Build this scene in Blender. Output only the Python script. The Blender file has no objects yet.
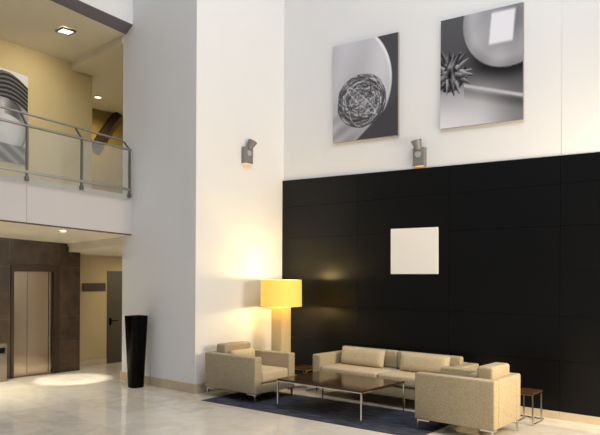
import bpy, bmesh, math, random
from mathutils import Vector, Matrix
random.seed(7)
sc = bpy.context.scene
COL = sc.collection
R = math.radians

# ---------------------------------------------------------------- materials
def lin(c):
    return tuple(((v/255)/12.92 if v/255 <= .04045 else ((v/255+.055)/1.055)**2.4) for v in c) + (1,)

def mat(name, rgb, rough=.6, metal=0, spec=.5, noise=None, bump=None, emit=None, alpha=None, coat=0):
    m = bpy.data.materials.new(name); m.use_nodes = True
    nt = m.node_tree; b = nt.nodes['Principled BSDF']
    c = lin(rgb)
    b.inputs['Base Color'].default_value = c
    b.inputs['Roughness'].default_value = rough
    b.inputs['Metallic'].default_value = metal
    b.inputs['Specular IOR Level'].default_value = spec
    b.inputs['Coat Weight'].default_value = coat
    if alpha is not None: b.inputs['Alpha'].default_value = alpha
    tc = nt.nodes.new('ShaderNodeTexCoord')
    if noise:
        scale, amt, rgb2 = noise
        n = nt.nodes.new('ShaderNodeTexNoise'); n.inputs['Scale'].default_value = scale; n.inputs['Detail'].default_value = 4
        nt.links.new(tc.outputs['Object'], n.inputs['Vector'])
        mr = nt.nodes.new('ShaderNodeMapRange'); mr.inputs[1].default_value = .5-amt; mr.inputs[2].default_value = .5+amt
        nt.links.new(n.outputs['Fac'], mr.inputs[0])
        mx = nt.nodes.new('ShaderNodeMix'); mx.data_type = 'RGBA'
        mx.inputs[6].default_value = c; mx.inputs[7].default_value = lin(rgb2)
        nt.links.new(mr.outputs[0], mx.inputs[0]); nt.links.new(mx.outputs[2], b.inputs['Base Color'])
    if bump:
        scale, st = bump
        n = nt.nodes.new('ShaderNodeTexNoise'); n.inputs['Scale'].default_value = scale
        nt.links.new(tc.outputs['Object'], n.inputs['Vector'])
        bp = nt.nodes.new('ShaderNodeBump'); bp.inputs['Strength'].default_value = st; bp.inputs['Distance'].default_value = .01
        nt.links.new(n.outputs['Fac'], bp.inputs['Height']); nt.links.new(bp.outputs[0], b.inputs['Normal'])
    if emit:
        b.inputs['Emission Color'].default_value = lin(emit[0]); b.inputs['Emission Strength'].default_value = emit[1]
    return m

def marble_floor():
    m = bpy.data.materials.new('polished_marble'); m.use_nodes = True
    nt = m.node_tree; b = nt.nodes['Principled BSDF']; L = nt.links.new
    tc = nt.nodes.new('ShaderNodeTexCoord')
    mp = nt.nodes.new('ShaderNodeMapping'); mp.inputs['Rotation'].default_value = (0, 0, R(3)); L(tc.outputs['Object'], mp.inputs[0])
    br = nt.nodes.new('ShaderNodeTexBrick'); br.offset = .5
    br.inputs['Color1'].default_value = lin((212, 206, 196)); br.inputs['Color2'].default_value = lin((192, 182, 166))
    br.inputs['Mortar'].default_value = lin((184, 174, 160)); br.inputs['Scale'].default_value = 1
    br.inputs['Mortar Size'].default_value = .0025; br.inputs['Brick Width'].default_value = 1.2; br.inputs['Row Height'].default_value = .6
    br.inputs['Bias'].default_value = -.25
    L(mp.outputs[0], br.inputs['Vector'])
    n = nt.nodes.new('ShaderNodeTexNoise'); n.inputs['Scale'].default_value = 2.6; n.inputs['Detail'].default_value = 9
    n.inputs['Roughness'].default_value = .65; n.inputs['Distortion'].default_value = 1.2; L(tc.outputs['Object'], n.inputs['Vector'])
    mr = nt.nodes.new('ShaderNodeMapRange'); mr.inputs[1].default_value = .40; mr.inputs[2].default_value = .62; L(n.outputs['Fac'], mr.inputs[0])
    mx = nt.nodes.new('ShaderNodeMix'); mx.data_type = 'RGBA'; mx.inputs[7].default_value = lin((228, 222, 212))
    ml = nt.nodes.new('ShaderNodeMath'); ml.operation = 'MULTIPLY'; ml.inputs[1].default_value = .55
    L(mr.outputs[0], ml.inputs[0]); L(ml.outputs[0], mx.inputs[0]); L(br.outputs['Color'], mx.inputs[6])
    L(mx.outputs[2], b.inputs['Base Color'])
    b.inputs['Roughness'].default_value = .055; b.inputs['Specular IOR Level'].default_value = .75
    return m

def brown_stone():
    m = bpy.data.materials.new('brown_stone'); m.use_nodes = True
    nt = m.node_tree; b = nt.nodes['Principled BSDF']; L = nt.links.new
    tc = nt.nodes.new('ShaderNodeTexCoord')
    sp = nt.nodes.new('ShaderNodeSeparateXYZ'); cb = nt.nodes.new('ShaderNodeCombineXYZ')
    L(tc.outputs['Object'], sp.inputs[0]); L(sp.outputs['Y'], cb.inputs['X']); L(sp.outputs['Z'], cb.inputs['Y'])
    mp = nt.nodes.new('ShaderNodeMapping'); mp.inputs['Location'].default_value = (3.37, .37, 0); L(cb.outputs[0], mp.inputs[0])
    br = nt.nodes.new('ShaderNodeTexBrick'); br.offset = 0
    br.inputs['Color1'].default_value = lin((70, 54, 41)); br.inputs['Color2'].default_value = lin((54, 41, 31))
    br.inputs['Mortar'].default_value = lin((84, 70, 56)); br.inputs['Scale'].default_value = 1
    br.inputs['Mortar Size'].default_value = .006; br.inputs['Brick Width'].default_value = .95; br.inputs['Row Height'].default_value = .48
    L(mp.outputs[0], br.inputs['Vector'])
    n = nt.nodes.new('ShaderNodeTexNoise'); n.inputs['Scale'].default_value = 4; n.inputs['Detail'].default_value = 8; n.inputs['Distortion'].default_value = .8
    L(tc.outputs['Object'], n.inputs['Vector'])
    mx = nt.nodes.new('ShaderNodeMix'); mx.data_type = 'RGBA'; mx.blend_type = 'MULTIPLY'
    rp = nt.nodes.new('ShaderNodeMapRange'); rp.inputs[1].default_value = .3; rp.inputs[2].default_value = .7; rp.inputs[3].default_value = .5; rp.inputs[4].default_value = 1.4; L(n.outputs['Fac'], rp.inputs[0])
    mx.inputs[0].default_value = 1; L(br.outputs['Color'], mx.inputs[6]); L(rp.outputs[0], mx.inputs[7])
    L(mx.outputs[2], b.inputs['Base Color']); b.inputs['Roughness'].default_value = .35
    return m

def rug_mat():
    m = bpy.data.materials.new('slate_rug'); m.use_nodes = True
    nt = m.node_tree; b = nt.nodes['Principled BSDF']; L = nt.links.new
    tc = nt.nodes.new('ShaderNodeTexCoord')
    mp = nt.nodes.new('ShaderNodeMapping'); mp.inputs['Scale'].default_value = (1.6, 22, 1); L(tc.outputs['Object'], mp.inputs[0])
    n = nt.nodes.new('ShaderNodeTexNoise'); n.inputs['Scale'].default_value = 2.2; n.inputs['Detail'].default_value = 6; L(mp.outputs[0], n.inputs['Vector'])
    cr = nt.nodes.new('ShaderNodeValToRGB'); cr.color_ramp.elements[0].position = .42; cr.color_ramp.elements[1].position = .6
    cr.color_ramp.elements[0].color = lin((38, 41, 50)); cr.color_ramp.elements[1].color = lin((80, 84, 95))
    L(n.outputs['Fac'], cr.inputs[0]); L(cr.outputs[0], b.inputs['Base Color'])
    b.inputs['Roughness'].default_value = .95; b.inputs['Specular IOR Level'].default_value = .1
    bp = nt.nodes.new('ShaderNodeBump'); bp.inputs['Strength'].default_value = .5; bp.inputs['Distance'].default_value = .01
    L(n.outputs['Fac'], bp.inputs['Height']); L(bp.outputs[0], b.inputs['Normal'])
    return m

def wood_mat(name, c1, c2, rough):
    m = bpy.data.materials.new(name); m.use_nodes = True
    nt = m.node_tree; b = nt.nodes['Principled BSDF']; L = nt.links.new
    tc = nt.nodes.new('ShaderNodeTexCoord')
    mp = nt.nodes.new('ShaderNodeMapping'); mp.inputs['Scale'].default_value = (2, 16, 4); L(tc.outputs['Object'], mp.inputs[0])
    n = nt.nodes.new('ShaderNodeTexNoise'); n.inputs['Scale'].default_value = 2; n.inputs['Detail'].default_value = 6; L(mp.outputs[0], n.inputs['Vector'])
    mx = nt.nodes.new('ShaderNodeMix'); mx.data_type = 'RGBA'; mx.inputs[6].default_value = lin(c1); mx.inputs[7].default_value = lin(c2)
    L(n.outputs['Fac'], mx.inputs[0]); L(mx.outputs[2], b.inputs['Base Color']); b.inputs['Roughness'].default_value = rough
    return m

def brushed(name, rgb, rough, axis):
    m = bpy.data.materials.new(name); m.use_nodes = True
    nt = m.node_tree; b = nt.nodes['Principled BSDF']; L = nt.links.new
    tc = nt.nodes.new('ShaderNodeTexCoord')
    mp = nt.nodes.new('ShaderNodeMapping'); mp.inputs['Scale'].default_value = axis; L(tc.outputs['Object'], mp.inputs[0])
    n = nt.nodes.new('ShaderNodeTexNoise'); n.inputs['Scale'].default_value = 3; n.inputs['Detail'].default_value = 3; L(mp.outputs[0], n.inputs['Vector'])
    rr = nt.nodes.new('ShaderNodeMapRange'); rr.inputs[3].default_value = rough-.06; rr.inputs[4].default_value = rough+.06; L(n.outputs['Fac'], rr.inputs[0])
    L(rr.outputs[0], b.inputs['Roughness'])
    b.inputs['Base Color'].default_value = lin(rgb); b.inputs['Metallic'].default_value = 1
    return m

def glass_mat():
    m = bpy.data.materials.new('pale_sheen_glass'); m.use_nodes = True
    nt = m.node_tree; nt.nodes.clear(); L = nt.links.new
    o = nt.nodes.new('ShaderNodeOutputMaterial'); t = nt.nodes.new('ShaderNodeBsdfTransparent'); t.inputs[0].default_value = (.93, .945, .94, 1)
    g = nt.nodes.new('ShaderNodeBsdfGlossy'); g.inputs['Roughness'].default_value = .03; g.inputs[0].default_value = (.9, .95, .95, 1)
    f = nt.nodes.new('ShaderNodeFresnel'); f.inputs[0].default_value = 1.45
    mx = nt.nodes.new('ShaderNodeMixShader'); L(f.outputs[0], mx.inputs[0]); L(t.outputs[0], mx.inputs[1]); L(g.outputs[0], mx.inputs[2]); df = nt.nodes.new('ShaderNodeBsdfDiffuse'); df.inputs[0].default_value = (.88, .88, .88, 1)
    m2 = nt.nodes.new('ShaderNodeMixShader'); m2.inputs[0].default_value = .10  # even pale film, stands in for the atrium's reflection in the glass
    L(mx.outputs[0], m2.inputs[1]); L(df.outputs[0], m2.inputs[2]); L(m2.outputs[0], o.inputs[0])
    return m

def paint_mat(name):
    m = bpy.data.materials.new(name); m.use_nodes = True
    nt = m.node_tree; b = nt.nodes['Principled BSDF']
    a = nt.nodes.new('ShaderNodeVertexColor'); a.layer_name = 'ink'
    nt.links.new(a.outputs['Color'], b.inputs['Base Color']); b.inputs['Roughness'].default_value = .6; b.inputs['Specular IOR Level'].default_value = .2
    return m

WHITE = mat('white_plaster', (230, 230, 230), .85, spec=.2, noise=(1.2, .4, (226, 226, 227)))
FASCIA = mat('pale_fascia_panel', (200, 196, 196), .5, spec=.3)
CEIL = mat('ceiling_paint', (222, 214, 196), .85, spec=.2)
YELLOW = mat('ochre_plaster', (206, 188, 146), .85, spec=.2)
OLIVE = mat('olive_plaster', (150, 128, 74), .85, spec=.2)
BEIGE = mat('beige_plaster', (188, 170, 134), .85, spec=.2)
BLACK = mat('black_lacquer_panel', (5, 5, 6), .35, spec=.26)
JOINT = mat('panel_joint', (4, 4, 4), .9, spec=.1)
SKIRT = mat('beige_stone_skirting', (190, 172, 142), .3, noise=(6, .3, (206, 190, 162)))
FLOOR = marble_floor(); STONE = brown_stone(); RUG = rug_mat()
STEEL = brushed('brushed_steel', (186, 170, 152), .22, (1, 1, 30))
FRAMEST = mat('dark_steel_frame', (60, 46, 36), .4, metal=.4)
BINST = brushed('litter_bin_steel', (150, 142, 130), .35, (20, 20, 1))
RAILM = mat('grey_rail_metal', (150, 152, 152), .35, metal=.8)
POSTM = mat('dark_grey_post', (96, 98, 100), .45, metal=.4)
CHROME = mat('polished_chrome', (214, 212, 208), .16, metal=1)
GLASS = glass_mat()
FABRIC = mat('beige_woven_fabric', (148, 134, 110), .95, spec=.1, noise=(95, .14, (184, 170, 142)), bump=(220, .35))
FABRIC2 = mat('pale_beige_fabric', (176, 160, 132), .95, spec=.1, noise=(90, .12, (202, 186, 158)), bump=(200, .3))
PIPING = mat('seam_fabric', (120, 98, 70), .95, spec=.1)
TOP = wood_mat('dark_glossy_wood', (42, 26, 17), (64, 40, 25), .12)
WALNUT = wood_mat('walnut_wood', (60, 36, 20), (84, 52, 30), .3)
DARKDOOR = mat('dark_olive_door', (74, 66, 52), .5)
SIGN = mat('dark_brown_sign', (58, 42, 34), .5)
VASE = mat('gloss_black_lacquer', (3, 3, 4), .18, spec=.08)
SOIL = mat('matte_black', (10, 10, 10), .9, spec=.1)
SPOTM = mat('grey_cast_aluminium', (132, 130, 130), .5, metal=.3)
SPOTL = mat('spotlight_lens', (170, 170, 172), .3)
LIT = mat('lit_diffuser', (255, 250, 235), .5, emit=((255, 246, 222), 3.2))
LITW = mat('warm_lit_lens', (255, 200, 120), .5, emit=((255, 190, 100), .8))
SHADE = mat('yellow_lamp_shade', (232, 208, 116), .8, spec=.1, emit=((250, 226, 108), .32))
_nt = SHADE.node_tree; _tr = _nt.nodes.new('ShaderNodeBsdfTranslucent'); _tr.inputs[0].default_value = lin((250, 226, 130))
_mx = _nt.nodes.new('ShaderNodeMixShader'); _mx.inputs[0].default_value = .10
_nt.links.new(_nt.nodes['Principled BSDF'].outputs[0], _mx.inputs[1]); _nt.links.new(_tr.outputs[0], _mx.inputs[2])
_nt.links.new(_mx.outputs[0], _nt.nodes['Material Output'].inputs['Surface'])
LAMPBASE = mat('cream_lamp_column', (208, 188, 146), .6, spec=.2)
BULB = mat('warm_bulb', (255, 230, 170), .5, emit=((255, 215, 130), 6))
CANVASW = mat('white_canvas', (236, 234, 230), .8, spec=.2)
CANVASE = mat('canvas_edge', (150, 146, 142), .8, spec=.2)
CORD = mat('black_cord', (16, 14, 12), .6)
DARKWOOD = mat('dark_brown_timber', (46, 31, 22), .6)
LIP_SHADE = mat('soffit_lip_shade', (112, 107, 114), .8, spec=.2)  # darker grey puts the underside's shade into the colour
GAP = mat('brown_shadow_trim', (92, 74, 56), .7)
DARK = mat('black_opening', (8, 7, 6), .8, spec=.1)

# ---------------------------------------------------------------- mesh helpers
class MB:
    def __init__(s): s.bm = bmesh.new()
    def add(s, vs, fs):
        v = [s.bm.verts.new(p) for p in vs]
        for f in fs:
            try: s.bm.faces.new([v[i] for i in f])
            except ValueError: pass
        return s
    def hexa(s, a, b):                       # two quads: bottom a, top b
        return s.add(list(a)+list(b), [(3,2,1,0),(4,5,6,7),(0,1,5,4),(1,2,6,5),(2,3,7,6),(3,0,4,7)])
    def box(s, x0, x1, y0, y1, z0, z1):
        return s.hexa([(x0,y0,z0),(x1,y0,z0),(x1,y1,z0),(x0,y1,z0)], [(x0,y0,z1),(x1,y0,z1),(x1,y1,z1),(x0,y1,z1)])
    def rbox(s, x0, x1, y0, y1, z0, z1, r=.02, seg=3):
        t = bmesh.new(); bmesh.ops.create_cube(t, size=1)
        for v in t.verts: v.co = Vector(((x0+x1)/2+v.co.x*(x1-x0), (y0+y1)/2+v.co.y*(y1-y0), (z0+z1)/2+v.co.z*(z1-z0)))
        bmesh.ops.bevel(t, geom=list(t.edges), offset=r, segments=seg, profile=.5, affect='EDGES')
        s.merge(t); return s
    def merge(s, t):
        me = bpy.data.meshes.new('t'); t.to_mesh(me); t.free(); s.bm.from_mesh(me); bpy.data.meshes.remove(me)
    def tube(s, pts, r, n=10, cap=True):
        pts = [Vector(p) for p in pts]; rings = []
        up = None
        for i, p in enumerate(pts):
            d = (pts[min(i+1, len(pts)-1)]-pts[max(i-1, 0)]).normalized()
            if up is None: up = d.orthogonal().normalized()
            up = (up-d*up.dot(d)).normalized(); w = d.cross(up)
            rr = r[i] if isinstance(r, (list, tuple)) else r
            rings.append([s.bm.verts.new(p+(up*math.cos(2*math.pi*k/n)+w*math.sin(2*math.pi*k/n))*rr) for k in range(n)])
        for a, b in zip(rings, rings[1:]):
            for k in range(n): s.bm.faces.new((a[k], a[(k+1)%n], b[(k+1)%n], b[k]))
        if cap: s.bm.faces.new(rings[0][::-1]); s.bm.faces.new(rings[-1])
        return s
    def bar(s, p, q, w, h):                   # rectangular bar
        p, q = Vector(p), Vector(q); d = (q-p).normalized()
        u = Vector((0,0,1)) if abs(d.z) < .9 else Vector((1,0,0))
        a = d.cross(u).normalized()*w/2; b = a.cross(d).normalized()*h/2
        return s.hexa([p-a-b, p+a-b, q+a-b, q-a-b], [p-a+b, p+a+b, q+a+b, q-a+b])
    def lathe(s, prof, c=(0,0,0), n=48, close=False):
        rings = [[s.bm.verts.new((c[0]+r*math.cos(2*math.pi*k/n), c[1]+r*math.sin(2*math.pi*k/n), c[2]+z)) for k in range(n)] for r, z in prof]
        pr = list(zip(rings, rings[1:])) + ([(rings[-1], rings[0])] if close else [])
        for a, b in pr:
            for k in range(n): s.bm.faces.new((a[k], a[(k+1)%n], b[(k+1)%n], b[k]))
        if not close:
            s.bm.faces.new(rings[0][::-1]); s.bm.faces.new(rings[-1])
        return s
    def pillow(s, c, size, nu=28, nv=16):      # soft rectangular cushion: long axis Y, upright Z, thickness X
        for sd in (1, -1):
            g = []
            for i in range(nu+1):
                row = []
                for j in range(nv+1):
                    a, b = -1+2*i/nu, -1+2*j/nv
                    t = max(0, (1-abs(a)**7)*(1-abs(b)**3.2))**.5
                    pin = 1-.035*(1-abs(b)**2)*abs(a)**6
                    row.append(s.bm.verts.new((c[0]+sd*size[0]/2*t, c[1]+a*pin*size[1]/2, c[2]+b*(1-.05*abs(a)**4*(1-0))*size[2]/2)))
                g.append(row)
            for i in range(nu):
                for j in range(nv): s.bm.faces.new((g[i][j], g[i+1][j], g[i+1][j+1], g[i][j+1]))
        bmesh.ops.remove_doubles(s.bm, verts=s.bm.verts, dist=.0008)
        return s
    def xf(s, M): bmesh.ops.transform(s.bm, matrix=M, verts=s.bm.verts); return s
    def build(s, name, m, parent=None, smooth=False):
        bmesh.ops.recalc_face_normals(s.bm, faces=s.bm.faces)
        me = bpy.data.meshes.new(name); s.bm.to_mesh(me); s.bm.free()
        me.materials.append(m)
        if smooth:
            for p in me.polygons: p.use_smooth = True
            try: me.set_sharp_from_angle(angle=R(40))
            except Exception: pass
        o = bpy.data.objects.new(name, me); COL.objects.link(o)
        if parent: o.parent = parent
        return o

def struct(o): o['kind'] = 'structure'; return o
def tag(o, label, cat, group=None):
    o['label'] = label; o['category'] = cat
    if group: o['group'] = group
    return o
def thing(name, label, cat, loc=(0,0,0), rot=0, group=None, scale=1):
    o = bpy.data.objects.new(name, None); COL.objects.link(o); o.empty_display_size = .1
    o.location = loc; o.rotation_euler = (0, 0, R(rot)); o.scale = (scale,)*3
    return tag(o, label, cat, group)
def copy_tree(o, parent=None):
    c = o.copy(); COL.objects.link(c)
    if parent: c.parent = parent
    for ch in list(o.children): copy_tree(ch, c)
    return c

# ---------------------------------------------------------------- camera
cam = bpy.data.cameras.new('camera'); co = bpy.data.objects.new('camera', cam); COL.objects.link(co)
yaw, roll = .709, .005
F = Vector((-math.sin(yaw), math.cos(yaw), 0)); R0 = Vector((math.cos(yaw), math.sin(yaw), 0)); U0 = Vector((0, 0, 1))
Rv = R0*math.cos(roll)+U0*math.sin(roll); Uv = -R0*math.sin(roll)+U0*math.cos(roll)
M = Matrix((Rv, Uv, -F)).transposed().to_4x4(); M.translation = (7.907, -8.737, 1.9)
co.matrix_world = M
cam.sensor_width = 36; cam.lens = 36*640.3/600; cam.shift_y = (275-217.5)/600; cam.clip_end = 200
sc.camera = co

# ---------------------------------------------------------------- room shell
struct(MB().box(-9, 13, -14, 4, -.2, 0).build('floor', FLOOR))
struct(MB().box(0, 4.99, 0, .3, 0, 9).box(4.994, 13, 0, .3, 0, 3.3).box(4.994, 13, -.005, .3, 3.3, 9).box(4.99, 4.994, .002, .3, 0, 9).build('wall_back', WHITE))
struct(MB().box(-2.02, 0, -2.076, .3, 0, 9).build('wall_left', WHITE))                # the broad white pier
# black cladding: ten-odd flush panels with fine joints, top edge as it hangs in the photo
xs = [0.004, 1.70, 3.37, 4.99, 6.7, 8.4]; zs = [.105, .77, 1.37, 1.97, 2.57, 3.13, None]
ztop = lambda x: 3.627-.0243*x
pm = MB()
for i in range(len(xs)-1):
    for j in range(len(zs)-1):
        a, b = xs[i]+(.002 if i else 0), xs[i+1]-.002
        z0 = zs[j]+(.002 if j else 0)
        t = zs[j+1]
        za, zb = (ztop(a), ztop(b)) if t is None else (t-.002, t-.002)
        pm.hexa([(a,-.03,z0),(b,-.03,z0),(b,-.006,z0),(a,-.006,z0)], [(a,-.03,za),(b,-.03,zb),(b,-.006,zb),(a,-.006,za)])
clad = struct(pm.build('wall_panelling', BLACK))
MB().hexa([(.002,-.008,.1),(8.4,-.008,.1),(8.4,0,.1),(.002,0,.1)], [(.002,-.008,ztop(0)-.004),(8.4,-.008,ztop(8.4)-.004),(8.4,0,ztop(8.4)-.004),(.002,0,ztop(0)-.004)]).build('backing', JOINT, clad)
bb = MB()
for i, x in enumerate([0.005, 1.2, 2.4, 3.6, 4.99, 6.2, 7.4, 8.4]):
    if i: bb.rbox(px+.001, x-.001, -.034, -.001, 0, .1, .003, 1)
    px = x
struct(bb.build('baseboard_back', SKIRT))
struct(MB().hexa([(-2.04,-2.096,0),(.02,-2.096,0),(.02,-2.077,0),(-2.04,-2.077,0)], [(-2.04,-2.096,.15),(.02,-2.096,.15),(.02,-2.077,.15),(-2.04,-2.077,.15)])
       .box(.001, .02, -2.077, -.036, 0, .15).box(-2.04, -2.021, -2.077, 0, 0, .15).build('baseboard_left', SKIRT))

# mezzanine slab (front plane x = -1.737), running along y
XF = -1.737
zb = lambda y: 2.585-.0443*(y+2.08)                         # bottom front edge
zt_ = lambda y: zb(y)+.71
Y0, Y1 = -8.0, -2.077
def strip(xa, xb, y0, y1, zlo_a, zlo_b, zhi):               # slab strip with tilted underside; functions of y
    return MB().hexa([(xa,y0,zlo_a(y0)),(xb,y0,zlo_b(y0)),(xb,y1,zlo_b(y1)),(xa,y1,zlo_a(y1))],
                     [(xa,y0,zhi(y0)),(xb,y0,zhi(y0)),(xb,y1,zhi(y1)),(xa,y1,zhi(y1))])
fa = MB()
for a, b in ((-8, -6.02), (-6.015, -3.985), (-3.98, Y1)):
    t = strip(XF-.03, XF, a, b, lambda y: zb(y)+.022, lambda y: zb(y)+.022, zt_)
    me = bpy.data.meshes.new('t'); t.bm.to_mesh(me); fa.bm.from_mesh(me); bpy.data.meshes.remove(me)
struct(fa.build('trim_2', FASCIA))                           # fascia boards of the mezzanine edge
struct(strip(XF-.035, XF-.004, Y0, Y1, zb, zb, lambda y: zb(y)+.021).build('trim_3', GAP))
struct(strip(-3.62, XF-.036, Y0, Y1, lambda y: zb(y)-.105, lambda y: zb(y)+.004, lambda y: zt_(y)-.02).build('ceiling_lower', CEIL))
# dropped bulkhead behind the soffit, with the low ceiling of the lift passage
struct(MB().hexa([(-4.0,-2.24,2.30),(-2.022,-2.079,2.44),(-2.022,3.0,2.40),(-4.0,3.0,2.20)],
                 [(-4.0,-2.24,2.66),(-2.022,-2.079,2.66),(-2.022,3.0,2.66),(-4.0,3.0,2.66)]).build('ceiling_passage', CEIL))
struct(MB().box(-7.5, -2.03, -2.0, 3.3, 2.665, 3.12).build('floor_upper', CEIL))
# lift wall in brown stone with an opening for the lift
EY0, EY1, EZ = -3.345, -2.405, 2.07
struct(MB().box(-3.98,-3.622,-8,EY0,0,2.9).box(-3.98,-3.622,EY1,-2.245,0,2.9).box(-3.98,-3.622,-2.245,-1.965,0,2.42).box(-3.98,-3.622,EY0,EY1,EZ,2.9).build('wall_lift', STONE))
struct(MB().box(-4.3,-4.0,-1.96,-1.125,0,2.45).box(-4.3,-4.0,-.40,3,0,2.45).box(-4.3,-4.0,-1.125,-.40,1.965,2.45).build('wall_passage', BEIGE))
struct(MB().box(-4.0,-3.985,-1.96,-1.13,0,.12).build('baseboard_passage', SKIRT))
struct(MB().box(-4.3,-2.0,3.0,3.2,0,2.4).build('wall_passage_end', BEIGE))
d1 = struct(MB().rbox(-4.06,-4.01,-1.12,-.405,.005,1.96,.004,1).build('door_1', DARKDOOR))
dh = MB(); dh.rbox(-4.012,-3.995,-1.055,-1.005,.82,.97,.004,1); dh.tube([(-4.0,-1.03,.91),(-3.945,-1.03,.91),(-3.94,-.99,.91),(-3.94,-.89,.91)], .011, 8)
dh.build('door_handle', SOIL, d1, True)
# upstairs: ochre wall, lower ceiling, recess
wx = lambda y: -3.9-.1429*(y+3.44)
def wallq(y0, y1, z0, z1, t=.2, off=0):
    return MB().hexa([(wx(y0)+off,y0,z0),(wx(y1)+off,y1,z0),(wx(y1)-t,y1,z0),(wx(y0)-t,y0,z0)], [(wx(y0)+off,y0,z1),(wx(y1)+off,y1,z1),(wx(y1)-t,y1,z1),(wx(y0)-t,y0,z1)])
struct(wallq(-8, -1.37, 3.0, 6.4).build('wall_upper', YELLOW))
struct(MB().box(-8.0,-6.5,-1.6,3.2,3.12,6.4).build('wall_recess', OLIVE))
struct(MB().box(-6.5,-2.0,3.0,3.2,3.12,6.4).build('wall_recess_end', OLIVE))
cu = MB(); NU, NV = 20, 10                                # gently rising ceiling, as a fine grid
ya_ = lambda k, t: -8+k*((-1.9-(-8))*(1-t)+(-2.08+8)*t)
grid = [[(wx(ya_(a/NU, 0))*(1-b/NV)+(XF-.2)*b/NV+.005*(1-b/NV), ya_(a/NU, b/NV), 6.2+.59*(1-a/NU)*b/NV) for b in range(NV+1)] for a in range(NU+1)]
vs = [p for r_ in grid for p in r_]; fs = [(a*(NV+1)+b, a*(NV+1)+b+1, (a+1)*(NV+1)+b+1, (a+1)*(NV+1)+b) for a in range(NU) for b in range(NV)]
n0 = len(vs); vs2 = vs+[(x, y, 7.0) for x, y, z in vs]
cu.add(vs2, fs+[tuple(n0+i for i in f) for f in fs])
struct(cu.build('ceiling_upper', CEIL, None, True))
struct(MB().hexa([(-4.13,-1.90,6.05),(-2.025,-2.1,6.05),(-2.025,3.0,6.05),(-6.6,3.0,6.05),(-6.6,-1.38,6.05),(-4.18,-1.38,6.05)][:4] if False else
                 [(-4.13,-1.885,6.05),(-2.025,-2.09,6.05),(-2.025,3.0,6.05),(-4.13,3.0,6.05)],
                 [(-4.13,-1.885,6.199),(-2.025,-2.09,6.199),(-2.025,3.0,6.199),(-4.13,3.0,6.199)])
       .box(-6.5,-4.131,-1.36,3.0,6.05,6.199).build('ceiling_recess', CEIL))
ar = MB()                                                  # curved brown beam climbing the recess wall
pts = [(-.02,5.1),(.24,5.52),(.46,5.84),(.64,6.049)]
for (a, za), (b, z2) in zip(pts, pts[1:]):
    ar.hexa([(-6.5,a,za),(-6.35,a,za),(-6.35,b,z2),(-6.5,b,z2)], [(-6.5,a+.16,za-.05),(-6.35,a+.16,za-.05),(-6.35,b+.16,z2-.05),(-6.5,b+.16,z2-.05)])
struct(ar.build('trim_4', DARKWOOD))
# upper edge beam over the mezzanine
zu = lambda y: 6.322-.0826*(y+2.098)
struct(MB().hexa([(XF-.2,-8,6.79),(XF,-8,zu(-8)),(XF,-2.077,zu(-2.08)),(XF-.2,-2.077,6.20)],[(XF-.2,-8,9),(XF,-8,9),(XF,-2.077,9),(XF-.2,-2.077,9)]).build('wall_upper_edge', WHITE))

struct(MB().hexa([(XF-.198,-8,6.778),(XF-.002,-8,zu(-8)-.012),(XF-.002,-2.079,zu(-2.08)-.012),(XF-.198,-2.079,6.188)],[(XF-.198,-8,6.789),(XF-.002,-8,zu(-8)-.001),(XF-.002,-2.079,zu(-2.08)-.001),(XF-.198,-2.079,6.199)]).build('lip_shade_strip', LIP_SHADE))  # thin strip added under the edge beam to carry its painted shade
# ---------------------------------------------------------------- lift
e = thing('elevator', 'elevator with two brushed steel doors set in brown stone wall', 'elevator', (-3.7, (EY0+EY1)/2, 0))
w = (EY1-EY0)/2
MB().box(-.19,.1,-w+.001,-w+.055,0,EZ-.001).box(-.19,.1,.345,w-.001,0,EZ-.001).box(-.19,.1,-w+.055,.345,EZ-.13,EZ-.001).build('frame', FRAMEST, e)
MB().box(-.19,-.16,-w+.055,.345,.0,EZ-.13).build('shaft_lining', DARK, e)
MB().box(.0,.03,-w+.058,-.142,.006,EZ-.132).build('door_leaf', STEEL, e)
MB().box(.0,.03,-.134,.272,.006,EZ-.132).build('door_leaf', STEEL, e)
MB().box(.01,.04,.282,.340,.006,EZ-.132).build('side_panel', STEEL, e)
MB().box(-.155,.08,-w+.056,.344,.0005,.004).build('sill', FRAMEST, e)
bn = thing('litter_bin', 'brushed steel litter bin with dark slot standing left of elevator', 'bin', (-3.475, -3.70, 0))
MB().rbox(-.13,.13,-.17,.17,.002,.675,.008,2).build('body', BINST, bn, True)
MB().box(.125,.134,-.13,.13,.5,.6).build('slot', DARK, bn)
fr = MB(); fr.box(.13,.138,-.145,-.13,.485,.615); fr.box(.13,.138,.13,.145,.485,.615); fr.box(.13,.138,-.13,.13,.6,.615); fr.box(.13,.138,-.13,.13,.485,.5)
fr.build('slot_rim', CHROME, bn)
tag(MB().rbox(-3.999,-3.975,-1.70,-1.165,1.545,1.71,.004,1).build('wall_sign', SIGN), 'dark brown blank sign plate on beige wall beside the door', 'sign')

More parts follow.
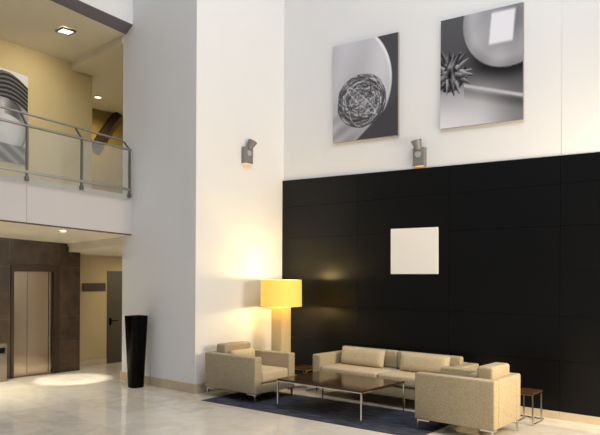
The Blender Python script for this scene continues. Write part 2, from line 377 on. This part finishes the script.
# ---------------------------------------------------------------- mezzanine railing
ra = thing('glass_railing', 'glass balustrade with grey metal rails along the mezzanine edge', 'railing', (XF+.02, -5, 0))
def W(x, y, z): return (x-(XF+.02), y+5, z)
xr = XF+.035; xh = -1.85
zh = lambda y: 4.265-.0743*(y+2.198); zm = lambda y: 4.085-.0498*(y+2.145); zl = lambda y: 3.386-.0446*(y+2.172)
MB().tube([W(xh,-7.9,zh(-7.9)), W(xh,-2.2,zh(-2.2))], .017, 12).build('handrail', RAILM, ra, True)
MB().tube([W(xr,-7.9,zm(-7.9)), W(xr,-2.12,zm(-2.12))], .02, 12).build('mid_rail', RAILM, ra, True)
MB().bar(W(xr,-7.9,zl(-7.9)), W(xr,-2.12,zl(-2.12)), .035, .04).build('bottom_rail', RAILM, ra)
posts = [-2.15, -3.075, -4.0, -4.93, -5.86]
for y in posts:
    p = MB().bar(W(xr,y,zl(y)-.12), W(xr,y,zm(y)+.02), .032, .03).build('post', POSTM, ra)
    MB().bar(W(xr,y,zm(y)), W(xh+.01,y-.03,zh(y)-.02), .024, .024).build('bracket', POSTM, p)
    MB().rbox(*[v for pr in zip(W(XF+.002,y-.03,zl(y)-.14), W(xr+.02,y+.03,zl(y)-.07)) for v in pr], .004, 1).build('clamp', POSTM, p)
for a, b in zip(posts, posts[1:]):
    ya, yb = b+.03, a-.03
    MB().hexa([W(xr-.006,ya,zl(ya)-.17),W(xr+.006,ya,zl(ya)-.17),W(xr+.006,yb,zl(yb)-.17),W(xr-.006,yb,zl(yb)-.17)],
              [W(xr-.006,ya,zm(ya)-.03),W(xr+.006,ya,zm(ya)-.03),W(xr+.006,yb,zm(yb)-.03),W(xr-.006,yb,zm(yb)-.03)]).build('glass_panel', GLASS, ra)

# ---------------------------------------------------------------- wall canvases
def canvas(name, corners, back, fn, label, nu=110, nv=140, group=None):
    tl, tr, br, bl = [Vector(c) for c in corners]
    back = Vector(back)
    t = thing(name, label, 'picture', tuple((bl+br)/2+back), 0, group)
    o = Vector(t.location)
    me = bpy.data.meshes.new('print')
    vs, cs, fs = [], [], []
    for j in range(nv+1):
        for i in range(nu+1):
            u, v = i/nu, j/nv
            vs.append((tl*(1-u)+tr*u)*(1-v)+(bl*(1-u)+br*u)*v-o); g = max(0, min(255, fn(u, v))); cs.append(g)
    for j in range(nv):
        for i in range(nu):
            a = j*(nu+1)+i; fs.append((a, a+nu+1, a+nu+2, a+1))
    me.from_pydata([tuple(v) for v in vs], [], fs)
    at = me.color_attributes.new('ink', 'FLOAT_COLOR', 'POINT')
    for k, g in enumerate(cs): at.data[k].color = lin((g, g, min(255, g*1.03+2)))
    me.materials.append(paint_mat(name+'_print'))
    po = bpy.data.objects.new('print', me); COL.objects.link(po); po.parent = t
    n = (tr-tl).cross(bl-tl).normalized()*-.001 
    if n.dot(back) < 0: n = -n
    MB().hexa([tl-o+n, tr-o+n, br-o+n, bl-o+n], [tl-o+back, tr-o+back, br-o+back, bl-o+back]).build('stretcher', CANVASE, t)
    return t

rs = random.Random(3)
def sm(a, b, x):
    t = max(0, min(1, (x-a)/(b-a))); return t*t*(3-2*t)
loops = []
for k in range(80):
    b = rs.uniform(.03, .37)**1; loops.append((.46+rs.uniform(-.07,.07), .61+rs.uniform(-.05,.05), rs.uniform(.24,.37), b, rs.uniform(0, math.pi), rs.choice((52, 40, 80, 200, 220, 60, 100))))
def pic_wire(u, v):
    # pale bowl with a dark surround on the right
    e = math.hypot((u-.12)/.80, (v-.42)/.62)
    g = 184+26*math.sin(9*u+3*v)*.4-20*sm(.3,.9,v)+18*sm(.0,.5,u)*(1-v)
    g += 16*math.sin(38*(u*.45+v))*sm(.5,.95,v)*(1-u)
    d = sm(.985, 1.0, e); rim = math.exp(-((e-.965)/.018)**2)
    g = g*(1-d)+(58+16*u)*d; g += rim*34*(1-d)*sm(1.0,.1,v)
    if v > .62: 
        k = sm(0, .03, (v-.62)-(1.0-u)*.62+.02) if u > .35 else 0
        g = g*(1-k)+66*k
    # nest of wire
    r = math.hypot((u-.46)/.375, (v-.61)/.255)
    if r < 1.06:
        g = g*(.80 if r < 1 else 1)
        for cx, cy, a, b, th, col in loops:
            x, y = u-cx, (v-cy)*1.27; c, s_ = math.cos(th), math.sin(th)
            y *= .375/.255/1.27; q = math.hypot((x*c+y*s_)/a, (-x*s_+y*c)/b)
            t = abs(q-1)*min(a, b*1.6)
            if t < .0075: g = g*.4+col*.6
    return g
spk = []
for k in range(30):
    a = k*2*math.pi/30*1.0+rs.uniform(-.25,.25); r0 = rs.uniform(.02, .17)
    spk.append((r0*math.cos(a), r0*math.sin(a), a+rs.uniform(-.25,.25), rs.uniform(.13, .23), rs.choice((70, 96, 120, 84))))
rs.shuffle(spk)
def pic_spike(u, v):
    low = sm(.46, .72, v-.06*u)
    g = (84-18*v)*(1-low)+(158+62*sm(.6,1,v)*(1-.6*u)-64*sm(.45,1,u))*low
    r = math.hypot((u-.83)/.55, (v-.10)/.43)
    if r < 1:
        q = 176-66*(1-r)*sm(.2,1,u)-34*sm(.75,1,r)+9*math.sin(14*u+9*v)*math.sin(8*v-3*u)
        a, b = (u-.76)+.12*(v-.18), (v-.17)
        q += (232-q)*sm(.155,.125,abs(a))*sm(.155,.12,abs(b))*.95
        k = sm(1, .97, r); g = g*(1-k)+q*k
    else:
        g -= 52*math.exp(-((r-1)/.2)**2)*sm(.2,.6,u)*sm(.15,.45,v)
    y = .655+.23*(u-.4)
    if u > .3: g += (186-g)*sm(.016+.008*u, .006, abs(v-y))
    if u > .3: g -= 34*sm(.0,.03,v-y-.015)*sm(.14,.05,v-y)*low
    x, w_ = u-.12, (v-.51)*1.3
    d = math.hypot(x, w_)
    if d < .215: g = 60+44*math.sin(47*u+11*v)*math.sin(41*v-9*u)+26*math.sin(90*u)
    for px_, py_, a, L, col in spk:                          # tapering prickles, lit along one edge
        c, s_ = math.cos(a), math.sin(a); dx, dy = x-px_, w_-py_
        t = dx*c+dy*s_; n = -dx*s_+dy*c
        if 0 < t < L:
            wd = .030*(1-t/L)**.8+.004
            if abs(n) < wd: g = col+70*(-n/wd)*(1 if c > 0 else -1)-20*(t/L)
    return g
def pic_bundle(u, v):
    g = 212-30*v
    top = .05+.10*(u-.6)**2*4+.03*math.sin(7*u)
    bot = .31+.25*(u-.62)**2*3
    if top < v < bot:
        t = (v-top)/(bot-top)
        g = 66+44*math.sin(38*t+9*u)+18*math.sin(91*t-14*u)
    elif v >= bot:
        d = math.hypot((u-.55)/.42, (v-.62)/.34)
        g = 176+30*math.sin(6*u+9*v)*.6
        if d < 1: g = 168+46*(1-d)-30*sm(.7,1,d)+20*math.sin(8*u+2)
        if abs(d-1) < .035: g = 72
        if v > .80: g = 92+46*math.sin(46*(v-.5*u))
        if v < bot+.17 and u > .62: g = min(g, 140+46*math.sin(14*u))
    return g
canvas('wall_canvas', [(1.171,-.045,5.814),(2.470,-.045,5.755),(2.479,-.045,4.123),(1.181,-.045,4.166)], (0,.044,0), pic_wire,
       'large black and white canvas of a wire ball lying in a pale bowl', group='canvases high on the white wall')
canvas('wall_canvas', [(3.224,-.045,5.737),(4.478,-.045,5.680),(4.486,-.045,4.065),(3.217,-.045,4.111)], (0,.044,0), pic_spike,
       'large black and white canvas of a spiky seed pod beside a pale sphere', group='canvases high on the white wall')
ya, yb = -4.15, -2.885
canvas('wall_canvas', [(wx(ya)+.04,ya,5.70),(wx(yb)+.04,yb,5.64),(wx(yb)+.04,yb,3.95),(wx(ya)+.04,ya,3.99)], (-.038,0,0), pic_bundle,
       'black and white canvas on ochre upstairs wall behind the glass railing')
sq = [(2.358,-.052,2.641),(3.191,-.052,2.635),(3.195,-.052,1.926),(2.362,-.052,1.923)]
q2 = [(x,-.031,z) for x,_,z in sq]
tag(MB().hexa(sq, q2).build('wall_picture', CANVASW), 'small blank white square canvas hung on the black panelling', 'picture')

# ---------------------------------------------------------------- wall spotlights
def wall_spot(label, loc, rot, tilt):
    t = thing('wall_spotlight', label, 'spotlight', loc, rot, 'grey spotlights high on the white walls')     # local +x away from the wall
    MB().rbox(.001,.09,-.10,.10,-.145,.135,.01,2).build('housing', SPOTM, t, True)
    MB().tube([(.0905,0,.03),(.10,0,.03)], .05, 20).build('lens', SPOTL, t, True)
    MB().rbox(.015,.075,-.07,.07,-.15,-.144,.002,1).build('down_lens', LITW, t)
    h = MB(); a = Vector((.07, tilt*.02, .10)); d = Vector((.22, tilt*.42, .9)).normalized()
    h.tube([a, a+d*.03, a+d*.04, a+d*.15, a+d*.158], [.045,.052,.055,.086,.08], 24)
    h.build('lamp_head', SPOTM, t, True)
    return t
wall_spot('grey wall spotlight on the white pier left of the black panelling', (0.0, -.98, 3.955), 0, .8)
wall_spot('grey wall spotlight above the black panelling between the two canvases', (2.87, -.0, 3.735), -90, -.3)

# ---------------------------------------------------------------- lounge furniture
tag(MB().rbox(-1.80,1.80,-.635,.635,.0,.006,.0025,2).build('rug', RUG), 'slate blue area rug under the coffee table and armchairs', 'rug')
rug = bpy.data.objects['rug']; rug.location = (2.265, -1.645, .0005); rug.rotation_euler = (0, 0, R(3))

def leg(t, x, y, sx, sy, h=.135, plate=.17, z0=0):
    m = MB()
    m.rbox(min(x, x-sx*plate), max(x, x-sx*plate), y-.012, y+.012, h-.022, h-.001, .003, 1)
    m.rbox(x-.012, x+.012, min(y, y-sy*plate*.6), max(y, y-sy*plate*.6), h-.022, h-.001, .003, 1)
    m.hexa([(x-.011,y-.008,z0),(x+.011,y-.008,z0),(x+.011,y+.008,z0),(x-.011,y+.008,z0)], [(x-.014-sx*.01,y-.011,h-.01),(x+.014-sx*.01,y-.011,h-.01),(x+.014-sx*.01,y+.011,h-.01),(x-.014-sx*.01,y+.011,h-.01)])
    return m.build('leg', CHROME, t)

def armchair(label, loc, rot, group):
    t = thing('armchair', label, 'armchair', loc, rot, group)      # local +x is the front
    D, Wd, AT, H = .55, .455, .15, .68
    for s in (-1, 1):
        y0, y1 = sorted((s*Wd, s*(Wd-AT)))
        MB().rbox(-D, D, y0, y1, .135, H, .022, 4).build('arm', FABRIC, t, True)
    MB().rbox(-D, -D+.13, -Wd+AT+.001, Wd-AT-.001, .135, H, .02, 4).build('backrest', FABRIC, t, True)
    MB().rbox(-D+.131, D-.006, -Wd+AT+.002, Wd-AT-.002, .14, .275, .012, 3).build('seat_base', FABRIC, t, True)
    MB().rbox(-D+.14, D+.005, -Wd+AT+.004, Wd-AT-.004, .285, .46, .045, 5).build('seat_cushion', FABRIC2, t, True)
    MB().rbox(-D+.085, -D+.30, -Wd+AT+.01, Wd-AT-.01,   .462, .808, .035, 5).build('back_cushion', FABRIC, t, True)
    MB().pillow((-D+.385, 0, .592), (.17, .52, .25)).build('lumbar_pillow', FABRIC2, t, True)
    for sx in (-1, 1):
        for sy in (-1, 1): leg(t, sx*(D-.03), sy*(Wd-.04), sx, sy, z0=.007 if sx > 0 else 0)
    return t
lc = armchair('beige fabric armchair with chrome legs in front of the glowing floor lamp', (.755, -1.60, .0), 1, 'matching beige armchairs')
rc = copy_tree(lc); rc.location = (4.352, -1.42, .0); rc.rotation_euler = (0, 0, R(181)); rc.scale = (.93, .885, 1.04)
rc['label'] = 'beige fabric armchair seen from its side, nearest to the right side table'

sf = thing('sofa', 'long beige two-seat sofa with chrome legs against the black panelling', 'sofa', (2.66, -.485, 0))
L, B = 1.225, .40                                               # half length, half depth; front is -y
for s in (-1, 1):
    x0, x1 = sorted((s*L, s*(L-.16)))
    MB().rbox(x0, x1, -B, B, .15, .645, .022, 4).build('arm', FABRIC, sf, True)
MB().rbox(-L+.161, L-.161, B-.14, B, .15, .645, .02, 4).build('backrest', FABRIC, sf, True)
MB().rbox(-L+.161, L-.161, -B+.02, B-.141, .15, .30, .012, 3).build('seat_base', FABRIC, sf, True)
for s in (-1, 1):
    x0, x1 = sorted((s*.003, s*(L-.165)))
    MB().rbox(x0, x1, -B-.005, B-.145, .312, .475, .045, 5).build('seat_cushion', FABRIC2, sf, True)
    MB().rbox(x0, x1, .15, .255, .477, .745, .03, 5).build('back_cushion', FABRIC, sf, True)
for cx in (-.57, .53):
    o = MB().pillow((0, 0, 0), (.17, .82, .285)).build('lumbar_pillow', FABRIC2, sf, True)
    o.rotation_euler = (0, R(12), R(90)); o.location = (cx, .055, .612)
for sx in (-1, 1):
    for sy in (-1, 1): leg(sf, sx*(L-.05), sy*(B-.05), sx, sy, .15, .14)

def table(name, label, loc, rot, lx, ly, h, top_m, leg_t, group=None, sled=False):
    t = thing(name, label, 'table', loc, rot, group)
    MB().rbox(-lx/2, lx/2, -ly/2, ly/2, h-.026, h, .003, 1).build('tabletop', top_m, t)
    f = MB(); fh = leg_t*.65; z = h-.026-fh/2-.0005; a, b = lx/2-leg_t/2, ly/2-leg_t/2
    for s in (-1, 1):
        f.bar((-a+leg_t/2, s*b, z), (a-leg_t/2, s*b, z), leg_t, fh); f.bar((s*a, -b-leg_t/2, z), (s*a, b+leg_t/2, z), leg_t, fh)
    f.build('frame', CHROME, t)
    for sx in (-1, 1):
        for sy in (-1, 1):
            MB().box(sx*a-leg_t/2, sx*a+leg_t/2, sy*b-leg_t/2, sy*b+leg_t/2, 0, z-fh/2).build('leg', CHROME, t)
    if sled:
        for s in (-1, 1): MB().bar((s*a, -b+leg_t/2, leg_t/2), (s*a, b-leg_t/2, leg_t/2), leg_t, leg_t).build('foot_rail', CHROME, t)
    return t
table('coffee_table', 'long low coffee table with dark glossy top on thin chrome legs', (2.487, -1.535, .0067), 0, 1.46, 1.04, .425, TOP, .020)
table('side_table', 'small wooden-topped side table with chrome legs right of the near armchair', (4.755, -.50, 0), 0, .25, .32, .42, WALNUT, .02, 'side tables', True)
table('side_table', 'small side table in the gap between floor lamp and sofa', (1.02, -.56, 0), 0, .34, .34, .375, WALNUT, .02, 'side tables', True)
cd = [(4.50+.028*i, -.17+.016*math.sin(i*1.9), .008) for i in range(13)]
tag(MB().tube(cd, .007, 8).build('cord', CORD, None, True), 'thin dark cord on the floor beneath the right side table', 'cord')

# ---------------------------------------------------------------- floor lamp
lp = thing('floor_lamp', 'glowing floor lamp with yellow drum shade on square cream column', 'lamp', (.615, -.72, 0))
MB().rbox(-.118,.118,-.118,.118,.0,1.355,.008,2).build('column', LAMPBASE, lp, True)
MB().lathe([(.350,1.37),(.345,1.82),(.339,1.82),(.344,1.37)], close=True, n=64).build('lamp_shade', SHADE, lp, True)
MB().tube([(0,0,1.356),(0,0,1.58)], .016, 12).build('socket', CHROME, lp, True)
MB().lathe([(.012,1.58),(.03,1.61),(.036,1.645),(.025,1.68),(.006,1.69)], n=20).build('bulb', BULB, lp, True)
sp = MB()
for k in range(3):
    a = k*2*math.pi/3; sp.tube([(.02*math.cos(a),.02*math.sin(a),1.56),(.343*math.cos(a),.343*math.sin(a),1.56)], .004, 6)
sp.build('spider', CHROME, lp)

# ---------------------------------------------------------------- tall black planter by the pier
v = thing('floor_vase', 'tall glossy black tapered vase standing against the white pier', 'vase', (-1.205, -2.345, 0))
def rsq(h, r, z, n=6):
    out = []
    for cx, cy, a0 in ((1,1,0),(-1,1,90),(-1,-1,180),(1,-1,270)):
        for k in range(n+1):
            a = R(a0+90*k/n); out.append((cx*(h-r)+r*math.cos(a), cy*(h-r)+r*math.sin(a), z))
    return out
vb = MB(); prof = [(.112,0),(.115,.01),(.158,1.19),(.160,1.2),(.150,1.2),(.148,1.17)]
rings = [[vb.bm.verts.new(p) for p in rsq(h, .075, z)] for h, z in prof]
for a, b in zip(rings, rings[1:]):
    for k in range(len(a)): vb.bm.faces.new((a[k], a[(k+1)%len(a)], b[(k+1)%len(a)], b[k]))
vb.bm.faces.new(rings[0][::-1]); vb.bm.faces.new(rings[-1]); vb.build('vessel', VASE, v, True)

# ---------------------------------------------------------------- ceiling lights
t = thing('ceiling_light', 'square recessed ceiling light above the mezzanine', 'ceiling light', (-2.72, -2.80, 6.243))
f = MB()
for a in ((-.13,.13,-.13,-.11),(-.13,.13,.11,.13),(-.13,-.11,-.11,.11),(.11,.13,-.11,.11)): f.box(*a, -.03, -.0005)
f.build('frame', POSTM, t); MB().box(-.109,.109,-.109,.109,-.012,-.001).build('diffuser', LIT, t)
def downlight(label, loc, r=.06):
    t = thing('downlight', label, 'ceiling light', loc, 0, 'round downlights')
    MB().lathe([(r,-.012),(r,-.0005),(r+.022,-.0005),(r+.022,-.008)], close=True, n=32).build('rim', CHROME, t, True)
    MB().lathe([(r-.002,-.006),(r-.002,-.0008)], n=32).build('lens', LIT, t, True)
downlight('round downlight set in the soffit under the mezzanine', (-2.10, -3.18, zb(-3.18)-.02))
downlight('round downlight glowing in the olive recess upstairs', (-5.48, -.44, 6.05), .075)

# ---------------------------------------------------------------- light
wd = bpy.data.worlds.new('daylight'); sc.world = wd; wd.use_nodes = True
nt = wd.node_tree; bg = nt.nodes['Background']
tc = nt.nodes.new('ShaderNodeTexCoord'); sp = nt.nodes.new('ShaderNodeSeparateXYZ'); nt.links.new(tc.outputs['Generated'], sp.inputs[0])
cr = nt.nodes.new('ShaderNodeValToRGB'); e_ = cr.color_ramp.elements
e_[0].position = .0; e_[0].color = (.15, .155, .17, 1); e_[1].position = .8; e_[1].color = (.97, 1.0, 1.06, 1)
nt.links.new(sp.outputs['Z'], cr.inputs[0]); nt.links.new(cr.outputs[0], bg.inputs['Color']); bg.inputs['Strength'].default_value = .72

def light(kind, name, loc, energy, color, target=None, **kw):
    l = bpy.data.lights.new(name, kind); o = bpy.data.objects.new(name, l); COL.objects.link(o); o.location = loc
    l.energy = energy; l.color = color
    for k, val in kw.items(): setattr(l, k, val)
    if target is not None: o.rotation_euler = (Vector(target)-Vector(loc)).to_track_quat('-Z', 'Y').to_euler()
    return o
light('AREA', 'atrium_overhead_fill', (6, -4, 9.5), 285, (.985, .99, 1), (1.5, -.2, 3.5), size=4)  # unseen overhead area lamp, added to brighten the back wall and pier
light('AREA', 'side_warm_fill', (8.0, -1.6, 2.4), 300, (1, .82, .56), (4.6, -1.3, .4), size=1.8)  # added warm fill from the right, out of view; no window there
light('POINT', 'lamp_bulb_up', (.615, -.72, 1.79), 30, (1, .74, .32), shadow_soft_size=.05)
light('POINT', 'lamp_bulb_down', (.615, -.72, 1.425), 40, (1, .74, .32), shadow_soft_size=.05)
light('SPOT', 'soffit_spot', (-2.4, -3.0, 2.42), 420, (1, .92, .75), (-2.72, -2.65, 0), spot_size=R(34), spot_blend=.5, shadow_soft_size=.03)
light('AREA', 'passage_fill', (-3.0, -.4, 2.15), 15, (1, .85, .6), (-3.2, -.6, 0), size=.5)  # added fill to brighten the passage, with no fixture of its own
light('AREA', 'soffit_bounce_fill', (-2.6, -4.4, 2.40), 34, (1, .9, .66), (-2.5, -4.2, 0), size=.5, spread=R(100))  # added lamp aimed at the floor, its bounce brightens the soffit
light('SPOT', 'upper_light', (-2.72, -2.80, 6.15), 45, (1, .92, .70), (-3.9, -2.9, 4.2), spot_size=R(150), spot_blend=.8, shadow_soft_size=.1)
light('SPOT', 'recess_light', (-5.48, -.44, 6.02), 160, (1, .86, .52), (-5.4, -.2, 3.2), spot_size=R(165), spot_blend=.6, shadow_soft_size=.06)

sc.view_settings.view_transform = 'Standard'; sc.view_settings.look = 'None'; sc.view_settings.gamma = 1
sc.view_settings.use_curve_mapping = False; sc.view_settings.exposure = 0.04
